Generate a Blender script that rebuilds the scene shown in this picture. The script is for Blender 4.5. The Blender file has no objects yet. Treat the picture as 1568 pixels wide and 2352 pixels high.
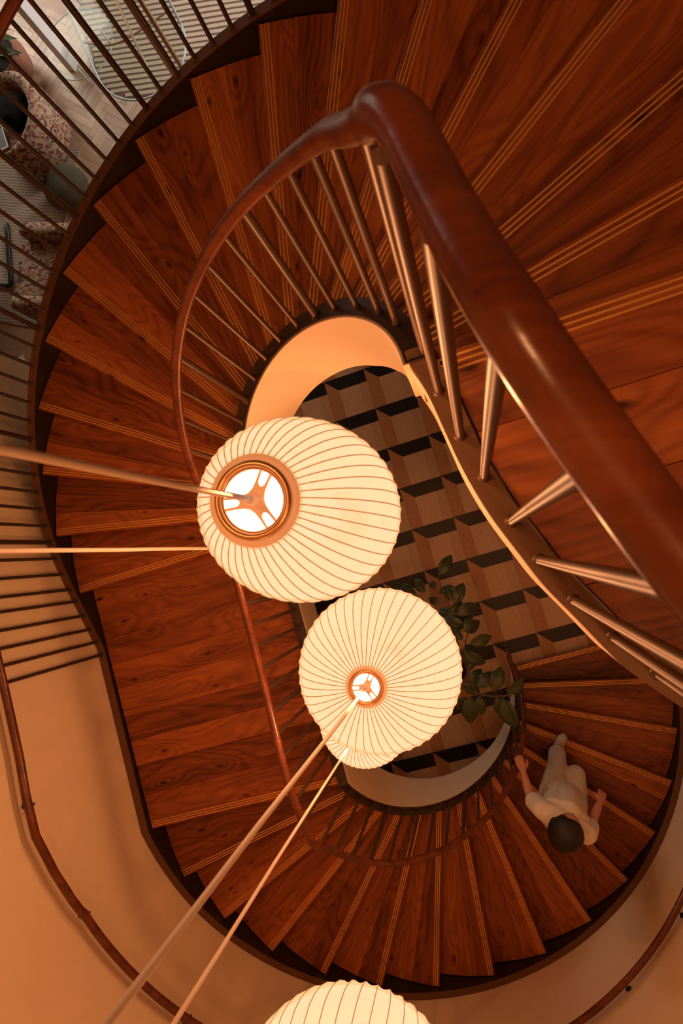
import bpy, bmesh, math, random
from mathutils import Vector, Matrix, noise
random.seed(7)
SC = bpy.context.scene
COL = SC.collection
R_ = math.radians

# ------------------------------------------------------------------ camera, world, light, exposure
H = 7.14                                    # eye height above the ground floor
cam = bpy.data.cameras.new('camera'); camo = bpy.data.objects.new('camera', cam); COL.objects.link(camo)
cam.sensor_fit = 'VERTICAL'; cam.sensor_height = 36; cam.sensor_width = 24; cam.lens = 24
cam.clip_start = .02; cam.clip_end = 100
camo.matrix_world = Matrix(((.98129267, .00944282, .19229021, 0), (0, .99879642, -.04904804, 0),
                            (-.19252192, .04813048, .98011161, H), (0, 0, 0, 1)))
cam.dof.use_dof = True; cam.dof.focus_distance = 3.2; cam.dof.aperture_fstop = 9
SC.camera = camo
w = bpy.data.worlds.new('world'); SC.world = w; w.use_nodes = True
w.node_tree.nodes['Background'].inputs[0].default_value = (1, .5, .25, 1)
w.node_tree.nodes['Background'].inputs[1].default_value = .035
SC.view_settings.view_transform = 'Standard'; SC.view_settings.look = 'None'
SC.view_settings.exposure = 0; SC.view_settings.gamma = 1; SC.view_settings.use_curve_mapping = False
SC.cycles.use_denoising = True
SC.cycles.max_bounces = 8; SC.cycles.transparent_max_bounces = 12
SC.cycles.sample_clamp_indirect = 4
SC.cycles.caustics_reflective = False; SC.cycles.caustics_refractive = False
def area(name, loc, target, sx, sy, power, col):
    l = bpy.data.lights.new(name, 'AREA'); l.shape = 'RECTANGLE'; l.size = sx; l.size_y = sy; l.energy = power; l.color = col
    o = bpy.data.objects.new(name, l); COL.objects.link(o); o.location = loc
    o.rotation_euler = (Vector(target) - Vector(loc)).to_track_quat('-Z', 'Y').to_euler()
    return o
# daylight through the tall windows of the lounge, north of the stair; then an added fill
wd = area('lounge_daylight', (-7.6, 8.4, 2.7), (-4.6, 5.2, 0), 3.0, 2.6, 75, (1, .90, .78)); wd.data.spread = 1.9
wd_fill = area('lounge_daylight', (1.2, 8.8, 2.9), (-4.4, 5.4, .3), 2.6, 2.4, 75, (1, .93, .86)); wd_fill.data.spread = 1.2  # added daylight fill, brightens the pillar's near faces
# assumed warm lights, unseen above the eye, added to help light the upper treads
area('added_ceiling_light', (-1.2, .9, 9.7), (-.9, .2, 4), .4, .4, 36, (1, .42, .155))
area('added_ceiling_light', (.9, -1.0, 9.7), (.5, -.9, 4), .4, .4, 36, (1, .42, .155))
SHADE_GLOW = (1.8, .64, .285)
BULB_W = 235

# ------------------------------------------------------------------ stair geometry (plan in metres)
RISE = .17
AX = Vector((.28234146, -.95931397)); BX = Vector((.95931397, .28234146))   # long axis of the well, across it
C1 = Vector((-.7197, .2415)); LEN = 1.67; C2 = C1 + AX * LEN
def uv(u, v): return C1 + AX * u + BX * v
def pos(t, R):
    """plan point at step count t (0 gallery, 16..17 landing, 33 floor) and radius R"""
    if t < 0: return uv(-t * .4, R)
    if t <= 16:
        th = R_(-270 + 11.25 * t); return C1 + (AX * math.cos(th) + BX * math.sin(th)) * R
    if t <= 17: return uv((t - 16) * LEN, -R)
    if t <= 32:
        th = R_(-90 + 12 * (t - 17)); return C2 + (AX * math.cos(th) + BX * math.sin(th)) * R
    return uv(LEN - (t - 32) * .4, R)
def lev(k): return H - (9 + k) * RISE
def nose(t, R=2.0):
    if t <= 16: return lev(t)
    if t < 17: return max(lev(17), lev(16) - RISE / (R * .19635) * (t - 16) * LEN)
    return lev(t)
def interp(x, tab):
    if x <= tab[0][0]: return tab[0][1]
    for (a, b), (c, d) in zip(tab, tab[1:]):
        if x <= c: return b + (d - b) * (x - a) / (c - a)
    return tab[-1][1]
def tlist(t0, t1, step=.25):
    n = max(1, round((t1 - t0) / step)); return [t0 + (t1 - t0) * i / n for i in range(n + 1)]

# ------------------------------------------------------------------ materials
def nt(name):
    m = bpy.data.materials.new(name); m.use_nodes = True; t = m.node_tree
    return m, t, t.nodes['Principled BSDF'], t.nodes.new, t.links.new
def lin(h):
    h = h.lstrip('#'); v = [int(h[i:i + 2], 16) / 255 for i in (0, 2, 4)]
    return tuple(c / 12.92 if c <= .04045 else ((c + .055) / 1.055) ** 2.4 for c in v) + (1,)
def plain(name, col, rough=.5, metal=0, bump=0, bscale=60, vary=.0, spec=.5):
    m, t, p, N, L = nt(name)
    p.inputs['Base Color'].default_value = col; p.inputs['Roughness'].default_value = rough; p.inputs['Metallic'].default_value = metal
    p.inputs['Specular IOR Level'].default_value = spec
    if vary or bump:
        tc = N('ShaderNodeTexCoord'); n = N('ShaderNodeTexNoise'); n.inputs['Scale'].default_value = bscale; n.inputs['Detail'].default_value = 5
        L(tc.outputs['Object'], n.inputs['Vector'])
        if vary:
            r = N('ShaderNodeMixRGB'); r.inputs[1].default_value = tuple(c * (1 - vary) for c in col[:3]) + (1,)
            r.inputs[2].default_value = tuple(min(1, c * (1 + vary)) for c in col[:3]) + (1,)
            L(n.outputs['Fac'], r.inputs[0]); L(r.outputs[0], p.inputs['Base Color'])
        if bump:
            b = N('ShaderNodeBump'); b.inputs['Strength'].default_value = bump; b.inputs['Distance'].default_value = .004
            L(n.outputs['Fac'], b.inputs['Height']); L(b.outputs[0], p.inputs['Normal'])
    return m
def wood(name, dark, mid, light, rough=.35, lines=16., knots=True, spec=.5, vary=.3):
    m, t, p, N, L = nt(name)
    tc = N('ShaderNodeTexCoord'); oi = N('ShaderNodeObjectInfo')
    off = N('ShaderNodeVectorMath'); off.operation = 'MULTIPLY'; off.inputs[1].default_value = (37, 23, 11)
    cmb = N('ShaderNodeCombineXYZ'); [L(oi.outputs['Random'], cmb.inputs[i]) for i in range(3)]
    L(cmb.outputs[0], off.inputs[0])
    add = N('ShaderNodeVectorMath'); L(tc.outputs['Object'], add.inputs[0]); L(off.outputs[0], add.inputs[1])
    def noi(sc, s, detail, dist=0):
        mp = N('ShaderNodeMapping'); mp.inputs['Scale'].default_value = sc; L(add.outputs[0], mp.inputs[0])
        n = N('ShaderNodeTexNoise'); n.inputs['Scale'].default_value = s; n.inputs['Detail'].default_value = detail; n.inputs['Distortion'].default_value = dist
        L(mp.outputs[0], n.inputs['Vector']); return n.outputs['Fac']
    def mth(op, a, b=None):
        n = N('ShaderNodeMath'); n.operation = op
        for i, x in enumerate((a, b)):
            if x is None: continue
            if isinstance(x, (int, float)): n.inputs[i].default_value = x
            else: L(x, n.inputs[i])
        return n.outputs[0]
    broad = noi((.8, 4.2, 4.2), 1, 1.5, .25)
    if knots:
        mp = N('ShaderNodeMapping'); mp.inputs['Scale'].default_value = (1.5, 3.9, 1); L(add.outputs[0], mp.inputs[0])
        vo = N('ShaderNodeTexVoronoi'); vo.voronoi_dimensions = '2D'; vo.inputs['Scale'].default_value = 1.0; L(mp.outputs[0], vo.inputs['Vector'])
        halo = mth('POWER', mth('MAXIMUM', mth('SUBTRACT', 1, mth('MULTIPLY', vo.outputs['Distance'], 2.6)), 0), 2)
        broad = mth('ADD', broad, mth('MULTIPLY', halo, .16))
    ring = mth('POWER', mth('ADD', mth('MULTIPLY', mth('SINE', mth('MULTIPLY', broad, lines * 6.28)), .5), .5), .6)
    fine = noi((2.2, 80, 80), 1, 5, .4)
    blot = noi((.8, 8, 8), 1.2, 2, .2)
    v = mth('ADD', mth('MULTIPLY', ring, .16), mth('ADD', mth('MULTIPLY', fine, .36), mth('MULTIPLY', blot, .58)))
    v = mth('ADD', v, mth('MULTIPLY', mth('SUBTRACT', oi.outputs['Random'], .5), vary))
    cr = N('ShaderNodeValToRGB'); e = cr.color_ramp.elements
    e[0].position = .30; e[0].color = dark; e[1].position = .95; e[1].color = light
    k = e.new(.6); k.color = mid
    L(v, cr.inputs[0]); out = cr.outputs[0]
    if knots:
        wob = noi((9, 30, 30), 1, 3, .5)
        kd = mth('ADD', vo.outputs['Distance'], mth('MULTIPLY', wob, .10))
        rp = N('ShaderNodeValToRGB'); rp.color_ramp.elements[0].position = .056; rp.color_ramp.elements[0].color = (.10, .09, .08, 1)
        rp.color_ramp.elements[1].position = .10; rp.color_ramp.elements[1].color = (1, 1, 1, 1)
        q_ = rp.color_ramp.elements.new(.078); q_.color = (.55, .5, .45, 1)
        L(kd, rp.inputs[0])
        mu = N('ShaderNodeMixRGB'); mu.blend_type = 'MULTIPLY'; mu.inputs[0].default_value = 1; L(out, mu.inputs[1]); L(rp.outputs[0], mu.inputs[2])
        out = mu.outputs[0]
    L(out, p.inputs['Base Color']); p.inputs['Roughness'].default_value = rough; p.inputs['Specular IOR Level'].default_value = spec
    b = N('ShaderNodeBump'); b.inputs['Strength'].default_value = .15; b.inputs['Distance'].default_value = .002
    L(fine, b.inputs['Height']); L(b.outputs[0], p.inputs['Normal'])
    return m
M = {}
M['walnut'] = wood('walnut', (.095, .021, .0065, 1), (.26, .068, .019, 1), (.47, .145, .040, 1), .40, spec=.35)
M['rail_wood'] = wood('rail_wood', (.09, .020, .007, 1), (.17, .042, .013, 1), (.27, .075, .022, 1), .25, lines=5, knots=False)
M['bronze'] = plain('bronze', (.13, .056, .021, 1), .5, .2)
M['gunmetal'] = plain('gunmetal', (.055, .036, .027, 1), .42, .3)
M['bar'] = plain('bar', (.12, .066, .038, 1), .40, .45)
M['dark_steel'] = plain('dark_steel', (.016, .008, .005, 1), .5, .1)
M['brass'] = plain('brass', (.85, .43, .12, 1), .28, .5)
M['plaster'] = plain('plaster', (.80, .63, .45, 1), .85, 0, .25, 9, .05, .2)
M['ceiling'] = plain('ceiling', (.7, .62, .52, 1), .9)
M['black_tile'] = plain('black_tile', (.013, .008, .007, 1), .45, 0, 0, 40, .3)
M['tan_tile'] = plain('tan_tile', (.72, .44, .24, 1), .5, 0, .1, 22, .16)
M['pale_tile'] = plain('pale_tile', (.64, .38, .20, 1), .5, 0, .1, 22, .16)
M['brown_tile'] = plain('brown_tile', (.56, .255, .10, 1), .5, 0, .1, 26, .28)
M['grout'] = plain('grout', (.10, .07, .05, 1), .8)
M['oak'] = wood('oak', (.36, .225, .145, 1), (.48, .31, .205, 1), (.58, .40, .275, 1), .4, lines=6, knots=False, vary=.5)
M['boards'] = wood('boards', (.24, .13, .07, 1), (.36, .20, .11, 1), (.46, .27, .16, 1), .4, lines=6, knots=False)
M['cord'] = plain('cord', (.80, .64, .52, 1), .7)
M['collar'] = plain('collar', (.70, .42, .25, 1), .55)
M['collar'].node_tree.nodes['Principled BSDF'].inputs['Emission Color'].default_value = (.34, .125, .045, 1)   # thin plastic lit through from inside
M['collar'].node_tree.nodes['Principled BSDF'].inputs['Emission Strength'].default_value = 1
M['gold'] = plain('gold', (.72, .42, .20, 1), .3, .8)
M['white'] = plain('white', (.8, .8, .8, 1), .6)
M['skin'] = plain('skin', (.52, .24, .15, 1), .55)
M['hair'] = plain('hair', (.009, .006, .005, 1), .6, 0, .4, 120)
M['linen'] = plain('linen', (.74, .66, .56, 1), .85, 0, .3, 90, .04)
M['trouser'] = plain('trouser', (.70, .63, .53, 1), .85, 0, .3, 90, .04)
M['shoe'] = plain('shoe', (.50, .46, .42, 1), .6)
M['leaf'] = plain('leaf', (.045, .075, .03, 1), .38, 0, 0, 14, .35)
M['stem'] = plain('stem', (.20, .15, .05, 1), .6)
M['terracotta'] = plain('terracotta', (.27, .11, .065, 1), .8, 0, .2, 40, .1)
M['soil'] = plain('soil', (.022, .014, .010, 1), .95, 0, .6, 60, .3)
M['black_metal'] = plain('black_metal', (.02, .02, .022, 1), .4, .4)
M['black_fur'] = plain('black_fur', (.006, .006, .006, 1), .95, 0, 1, 50, 0, .1)
M['tan_tube'] = plain('tan_tube', (.42, .27, .15, 1), .4, .3)
M['felt'] = plain('felt', (.075, .062, .034, 1), .95, 0, .6, 120, .3)
M['rug_base'] = plain('rug_base', (.17, .105, .07, 1), .95)
M['jute'] = plain('jute', (.56, .44, .33, 1), .95, 0, .5, 150, .12)

def rug_mat():
    m, t, p, N, L = nt('woven_rug')
    tc = N('ShaderNodeTexCoord'); wv = N('ShaderNodeTexWave'); wv.inputs['Scale'].default_value = 9; wv.inputs['Distortion'].default_value = 3; wv.inputs['Detail'].default_value = 3
    mp = N('ShaderNodeMapping'); mp.inputs['Rotation'].default_value = (0, 0, R_(100)); L(tc.outputs['Object'], mp.inputs[0]); L(mp.outputs[0], wv.inputs['Vector'])
    n = N('ShaderNodeTexNoise'); n.inputs['Scale'].default_value = 3; n.inputs['Detail'].default_value = 6; L(tc.outputs['Object'], n.inputs['Vector'])
    mx = N('ShaderNodeMixRGB'); mx.inputs[0].default_value = .55; L(wv.outputs['Color'], mx.inputs[1]); L(n.outputs['Fac'], mx.inputs[2])
    cr = N('ShaderNodeValToRGB'); cr.color_ramp.elements[0].color = (.22, .15, .10, 1); cr.color_ramp.elements[0].position = .3
    cr.color_ramp.elements[1].color = (.44, .36, .28, 1); cr.color_ramp.elements[1].position = .75
    L(mx.outputs[0], cr.inputs[0]); L(cr.outputs[0], p.inputs['Base Color']); p.inputs['Roughness'].default_value = .95
    return m
M['woven_rug'] = rug_mat()
def leafy_fabric():
    m, t, p, N, L = nt('leafy_fabric')
    tc = N('ShaderNodeTexCoord'); n = N('ShaderNodeTexNoise'); n.inputs['Scale'].default_value = 9; n.inputs['Detail'].default_value = 2
    L(tc.outputs['Object'], n.inputs['Vector'])
    mx = N('ShaderNodeMixRGB'); mx.blend_type = 'ADD'; mx.inputs[0].default_value = .14; L(tc.outputs['Object'], mx.inputs[1]); L(n.outputs['Color'], mx.inputs[2])
    mp = N('ShaderNodeMapping'); mp.inputs['Scale'].default_value = (19, 28, 22); L(mx.outputs[0], mp.inputs[0])
    vo = N('ShaderNodeTexVoronoi'); vo.inputs['Scale'].default_value = 1; L(mp.outputs[0], vo.inputs['Vector'])
    cr = N('ShaderNodeValToRGB'); cr.color_ramp.interpolation = 'CONSTANT'; e = cr.color_ramp.elements
    e[0].position = 0; e[0].color = (.17, .035, .024, 1); e[1].position = .26; e[1].color = (.11, .045, .025, 1)
    for ps, c in ((.46, (.26, .09, .055, 1)), (.62, (.24, .19, .145, 1)), (.78, (.30, .12, .07, 1))): e.new(ps).color = c
    sp = N('ShaderNodeSeparateColor'); L(vo.outputs['Color'], sp.inputs[0]); L(sp.outputs[0], cr.inputs[0])
    th = N('ShaderNodeValToRGB'); th.color_ramp.interpolation = 'CONSTANT'; th.color_ramp.elements[0].color = (0, 0, 0, 1)
    th.color_ramp.elements[1].position = .52; th.color_ramp.elements[1].color = (1, 1, 1, 1); L(vo.outputs['Distance'], th.inputs[0])
    m2 = N('ShaderNodeMixRGB'); L(th.outputs[0], m2.inputs[0]); L(cr.outputs[0], m2.inputs[1]); m2.inputs[2].default_value = (.40, .28, .19, 1)
    L(m2.outputs[0], p.inputs['Base Color']); p.inputs['Roughness'].default_value = .9
    return m
M['leafy_fabric'] = leafy_fabric()
def glow(name, col, clear, tint=None):
    m, t, p, N, L = nt(name); t.nodes.remove(p)
    e = N('ShaderNodeEmission'); e.inputs[0].default_value = tuple(col) + (1,)
    n = N('ShaderNodeTexNoise'); n.inputs['Scale'].default_value = 7; tc = N('ShaderNodeTexCoord'); L(tc.outputs['Object'], n.inputs['Vector'])
    ml = N('ShaderNodeMapRange'); ml.inputs['To Min'].default_value = .93; ml.inputs['To Max'].default_value = 1.07; L(n.outputs['Fac'], ml.inputs['Value']); L(ml.outputs[0], e.inputs[1])
    tr = N('ShaderNodeBsdfTransparent'); mx = N('ShaderNodeMixShader'); mx.inputs[0].default_value = clear
    L(e.outputs[0], mx.inputs[1]); L(tr.outputs[0], mx.inputs[2]); L(mx.outputs[0], t.nodes['Material Output'].inputs[0])
    return m
M['shade'] = glow('lamp_shade', SHADE_GLOW, .10)
M['glow_shell'] = glow('lamp_glow_shell', (2.6, 2.3, 1.9), .5)
M['rib'] = glow('lamp_rib', (.56, .25, .085), .0)
M['bulb'] = glow('lamp_bulb', (1.7, 1.5, 1.25), .0)
def glass():
    m, t, p, N, L = nt('glass'); t.nodes.remove(p)
    g = N('ShaderNodeBsdfGlossy'); g.inputs['Roughness'].default_value = .05
    tr = N('ShaderNodeBsdfTransparent'); tr.inputs[0].default_value = (.93, .95, .94, 1)
    mx = N('ShaderNodeMixShader'); mx.inputs[0].default_value = .015; L(tr.outputs[0], mx.inputs[1]); L(g.outputs[0], mx.inputs[2]); L(mx.outputs[0], t.nodes['Material Output'].inputs[0])
    return m
M['glass'] = glass()
M['glass_edge'] = plain('glass_edge', (.42, .54, .54, 1), .3)

# ------------------------------------------------------------------ object helpers
def tag(o, label=None, cat=None, group=None, kind=None):
    for k, v in (('label', label), ('category', cat), ('group', group), ('kind', kind)):
        if v: o[k] = v
    return o
def empty(name, loc, label, cat, group=None, kind=None):
    o = bpy.data.objects.new(name, None); COL.objects.link(o); o.location = loc; o.empty_display_size = .1
    return tag(o, label, cat, group, kind)
def offset_of(p):
    v = Vector((0, 0, 0))
    while p is not None: v = v + p.location; p = p.parent
    return v
def mo(name, V, F, mat, parent=None, smooth=False, frame=None, mats=None, midx=None):
    """one mesh object from world-space vertices; frame = (origin, x axis in plan) gives it its own local axes"""
    me = bpy.data.meshes.new(name)
    mw = Matrix.Identity(4)
    if frame:
        o, x = frame; x = Vector(x).normalized(); y = Vector((-x.y, x.x))
        mw = Matrix(((x.x, y.x, 0, o[0]), (x.y, y.y, 0, o[1]), (0, 0, 1, o[2]), (0, 0, 0, 1)))
        inv = mw.inverted(); V = [inv @ Vector(v) for v in V]
    me.from_pydata([tuple(v) for v in V], [], F)
    for m in (mats or [mat]): me.materials.append(m)
    if midx: me.polygons.foreach_set('material_index', midx)
    bm = bmesh.new(); bm.from_mesh(me); bmesh.ops.recalc_face_normals(bm, faces=bm.faces); bm.to_mesh(me); bm.free()
    if smooth: me.polygons.foreach_set('use_smooth', [True] * len(me.polygons))
    o = bpy.data.objects.new(name, me); COL.objects.link(o)
    if parent is not None:
        o.parent = parent; o.matrix_basis = Matrix.Translation(-offset_of_chain(parent)) @ mw if not frame else inv_chain(parent) @ mw
    else: o.matrix_basis = mw
    return o
def chain_matrix(p):
    m = Matrix.Identity(4)
    while p is not None: m = p.matrix_basis @ m; p = p.parent
    return m
def inv_chain(p): return chain_matrix(p).inverted()
def offset_of_chain(p): return chain_matrix(p).translation if chain_matrix(p).to_3x3() == Matrix.Identity(3) else Vector((0, 0, 0))
_mo = mo
def mo(name, V, F, mat, parent=None, smooth=False, frame=None, mats=None, midx=None):
    o = _mo(name, V, F, mat, None, smooth, frame, mats, midx)
    if parent is not None:
        b = o.matrix_basis.copy(); o.parent = parent; o.matrix_basis = inv_chain(parent) @ b
    return o
def inst(name, me, mw, parent=None):
    o = bpy.data.objects.new(name, me); COL.objects.link(o)
    if parent is not None: o.parent = parent; o.matrix_basis = inv_chain(parent) @ mw
    else: o.matrix_basis = mw
    return o
def prism(poly, z0, z1):
    """closed prism over a plan polygon"""
    n = len(poly); V = [(p[0], p[1], z1) for p in poly] + [(p[0], p[1], z0) for p in poly]
    F = [tuple(range(n)), tuple(range(2 * n - 1, n - 1, -1))] + [(i, i + n, (i + 1) % n + n, (i + 1) % n) for i in range(n)]
    return V, F
def bevel_prism(poly, z0, z1, b=.002):
    """prism with a small chamfer round the top"""
    n = len(poly); P = [Vector((p[0], p[1])) for p in poly]; c = sum(P, Vector((0, 0))) / n
    ins = []
    for i in range(n):
        e1 = (P[i] - P[i - 1]); e2 = (P[(i + 1) % n] - P[i]); d = (P[i - 1] - P[i]).normalized() + (P[(i + 1) % n] - P[i]).normalized()
        d = d.normalized() if d.length > .3 else (c - P[i]).normalized()
        if d.dot(c - P[i]) < 0: d = (c - P[i]).normalized()
        ins.append(P[i] + d * b * 1.4)
    V = [(p.x, p.y, z1) for p in ins] + [(p.x, p.y, z1 - b) for p in P] + [(p.x, p.y, z0) for p in P]
    F = [tuple(range(n)), tuple(range(3 * n - 1, 2 * n - 1, -1))]
    for k in (0, n): F += [(k + i, k + i + n, k + (i + 1) % n + n, k + (i + 1) % n) for i in range(n)]
    return V, F
def tube(pts, rad, seg=12, cap=True, flat=1.0):
    """tube along points; rad a number or list; rounded ends"""
    P = [Vector(p) for p in pts]; n = len(P); rr = [rad] * n if isinstance(rad, (int, float)) else list(rad)
    if cap:
        d0 = (P[0] - P[1]).normalized(); d1 = (P[-1] - P[-2]).normalized(); ra, rb = rr[0], rr[-1]
        P = [P[0] + d0 * ra * .55, P[0] + d0 * ra * .4] + P + [P[-1] + d1 * rb * .4, P[-1] + d1 * rb * .55]
        rr = [ra * .35, ra * .75] + rr + [rb * .75, rb * .35]; n += 4
    T = []
    for i in range(n):
        a = P[max(0, i - 1)]; b = P[min(n - 1, i + 1)]; T.append((b - a).normalized())
    up = Vector((0, 0, 1)) if abs(T[0].z) < .9 else Vector((1, 0, 0))
    x = T[0].cross(up).normalized(); V = []; F = []
    for i in range(n):
        x = (x - T[i] * x.dot(T[i])).normalized(); y = T[i].cross(x)
        for s in range(seg):
            a = 2 * math.pi * s / seg; V.append(P[i] + x * math.cos(a) * rr[i] + y * math.sin(a) * rr[i] * flat)
    for i in range(n - 1):
        for s in range(seg): F.append((i * seg + s, i * seg + (s + 1) % seg, (i + 1) * seg + (s + 1) % seg, (i + 1) * seg + s))
    F += [tuple(range(seg - 1, -1, -1)), tuple(range((n - 1) * seg, n * seg))]
    return V, F
def lathe(prof, seg=32, cx=0, cy=0, closed=False):
    V = []; F = []; n = len(prof)
    for r, z in prof:
        for s in range(seg):
            a = 2 * math.pi * s / seg; V.append((cx + r * math.cos(a), cy + r * math.sin(a), z))
    for i in range(n - (0 if closed else 1)):
        j = (i + 1) % n
        for s in range(seg): F.append((i * seg + s, i * seg + (s + 1) % seg, j * seg + (s + 1) % seg, j * seg + s))
    if not closed:
        if prof[0][0] > 1e-6: F.append(tuple(range(seg)))
        if prof[-1][0] > 1e-6: F.append(tuple(range((n - 1) * seg, n * seg)))
    return V, F
def join(*parts):
    V = []; F = []
    for v, f in parts:
        k = len(V); V += list(v); F += [tuple(i + k for i in q) for q in f]
    return V, F
def box(c, s, ang=0):
    cx, cy, cz = c; hx, hy, hz = (q / 2 for q in s); ca, sa = math.cos(ang), math.sin(ang)
    poly = [(cx + x * ca - y * sa, cy + x * sa + y * ca) for x, y in ((-hx, -hy), (hx, -hy), (hx, hy), (-hx, hy))]
    return prism(poly, cz - hz, cz + hz)
def smooth_path(pts, sub=6):
    P = [Vector(p) for p in pts]; out = []
    for i in range(len(P) - 1):
        p0, p1, p2, p3 = P[max(i - 1, 0)], P[i], P[i + 1], P[min(i + 2, len(P) - 1)]
        for k in range(sub):
            t = k / sub
            out.append(.5 * ((2 * p1) + (p2 - p0) * t + (2 * p0 - 5 * p1 + 4 * p2 - p3) * t * t + (3 * p1 - p0 - 3 * p2 + p3) * t ** 3))
    return out + [P[-1]]
def band(ts, R0, R1, top, bot):
    """helical band of rectangular section between radii R0 < R1"""
    V = []; F = []
    for t in ts:
        a, b = pos(t, R0), pos(t, R1); z1, z0 = top(t, (R0 + R1) / 2), bot(t, (R0 + R1) / 2)
        V += [(a.x, a.y, z1), (b.x, b.y, z1), (b.x, b.y, z0), (a.x, a.y, z0)]
    for i in range(len(ts) - 1):
        for s in range(4): F.append((i * 4 + s, i * 4 + (s + 1) % 4, i * 4 + 4 + (s + 1) % 4, i * 4 + 4 + s))
    n = len(ts) - 1
    return V, F + [(3, 2, 1, 0), (n * 4, n * 4 + 1, n * 4 + 2, n * 4 + 3)]

# ------------------------------------------------------------------ setting: ground floor, walls, ceiling
V, F = prism([(-9, -5), (4, -5), (4, 10), (-9, 10)], -.12, -.006)
floor = tag(mo('floor', V, F, M['boards']), 'brown wooden ground floor of the hall and lounge', kind='structure')
# cube-pattern tiles at the bottom of the well
U0, V0, CELL, G = -1.704, -.409, .449, .0012
def tile(name, pts, mat, i, j):
    n = len(pts); c = (sum(p[0] for p in pts) / n, sum(p[1] for p in pts) / n)
    q = [uv(U0 + (i + a + (c[0] - a) * G / .2) * CELL, V0 + (j + b + (c[1] - b) * G / .2) * CELL) for a, b in pts]
    V, F = bevel_prism([(p.x, p.y) for p in q], -.006, random.uniform(-.0004, .0004), .0008)
    m = uv(U0 + (i + c[0]) * CELL, V0 + (j + c[1]) * CELL)
    mo(name, V, F, mat, floor, frame=((m.x, m.y, 0), AX))
E_ = (.30, .29)
for i in range(-1, 10):
    for j in range(-2, 4):
        tile('black_tile', [(0, 0), (0, 1), (.30, 1), E_], M['black_tile'], i, j)
        tile('brown_tile', [(0, 0), E_, (1, .29), (1, 0)], M['brown_tile'], i, j)
        tile('pale_tile', [E_, (.30, .80), (1, .80), (1, .29)], M['tan_tile'], i, j)
        tile('pale_tile', [(.30, .80), (.30, 1), (1, 1), (1, .80)], M['pale_tile'], i, j)
# herringbone blocks of the lounge floor
bw, bl = .085, .34
ca, sa = math.cos(R_(58)), math.sin(R_(58))
V, F = bevel_prism([(-bl / 2 + .0008, -bw / 2 + .0008), (bl / 2 - .0008, -bw / 2 + .0008), (bl / 2 - .0008, bw / 2 - .0008), (-bl / 2 + .0008, bw / 2 - .0008)], -.006, 0, .0012)
blk = bpy.data.meshes.new('parquet_block'); blk.from_pydata(V, [], F); blk.materials.append(M['oak'])
cnt = 0
for n in range(-16, 17):
    for m in range(-24, 25):
        for q in (0, 1):
            # herringbone: step (bw,bw) along the zigzag, repeat by bl*2 shifts
            x = n * bl + m * bw + (bl / 2 if q == 0 else bl + bw / 2); y = -n * bl + m * bw + (bw / 2 if q == 0 else bl / 2 - bl + bw)
            X = -4.45 + x * ca - y * sa; Y = 5.05 + x * sa + y * ca
            if -5.55 < X < -3.35 and 3.75 < Y < 6.45 and cnt < 296:
                ang = R_(58) + (0 if q == 0 else math.pi / 2)
                inst('parquet_block', blk, Matrix.Translation((X, Y, random.uniform(-.0003, .0003))) @ Matrix.Rotation(ang, 4, 'Z'), floor); cnt += 1
# wall: straight behind the landing, then round the lower flight
RW = 2.078
inner = [uv(-1.74, -RW)] + [uv(x, -RW) for x in (-1, 0, .8, 1.3)] + [pos(t, RW) for t in tlist(17, 33.2, .25)]
outer = [uv(-1.74, -RW - .16)] + [uv(x, -RW - .16) for x in (-1, 0, .8, 1.3)] + [pos(t, RW + .16) for t in tlist(17, 33.2, .25)]
V, F = [], []
for a, b in zip(inner, outer): V += [(a.x, a.y, -.006), (a.x, a.y, 9.8), (b.x, b.y, 9.8), (b.x, b.y, -.006)]
for i in range(len(inner) - 1):
    for s in range(4): F.append((i * 4 + s, i * 4 + (s + 1) % 4, i * 4 + 4 + (s + 1) % 4, i * 4 + 4 + s))
k = (len(inner) - 1) * 4; F += [(0, 1, 2, 3), (k + 3, k + 2, k + 1, k)]
wl = tag(mo('wall_left', V, F, M['plaster'], smooth=False), 'warm plaster wall curving round the lower flight', kind='structure')
for p in wl.data.polygons: p.use_smooth = len(p.vertices) == 4 and abs(p.normal.z) < .1
try: wl.data.set_sharp_from_angle(angle=R_(35))
except Exception: pass
V, F = prism([(-4.0, -4.2), (3.4, -4.2), (3.4, 3.2), (-4.0, 3.2)], 9.8, 9.95)
tag(mo('ceiling', V, F, M['ceiling']), 'plain ceiling above the stairwell', kind='structure')

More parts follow.
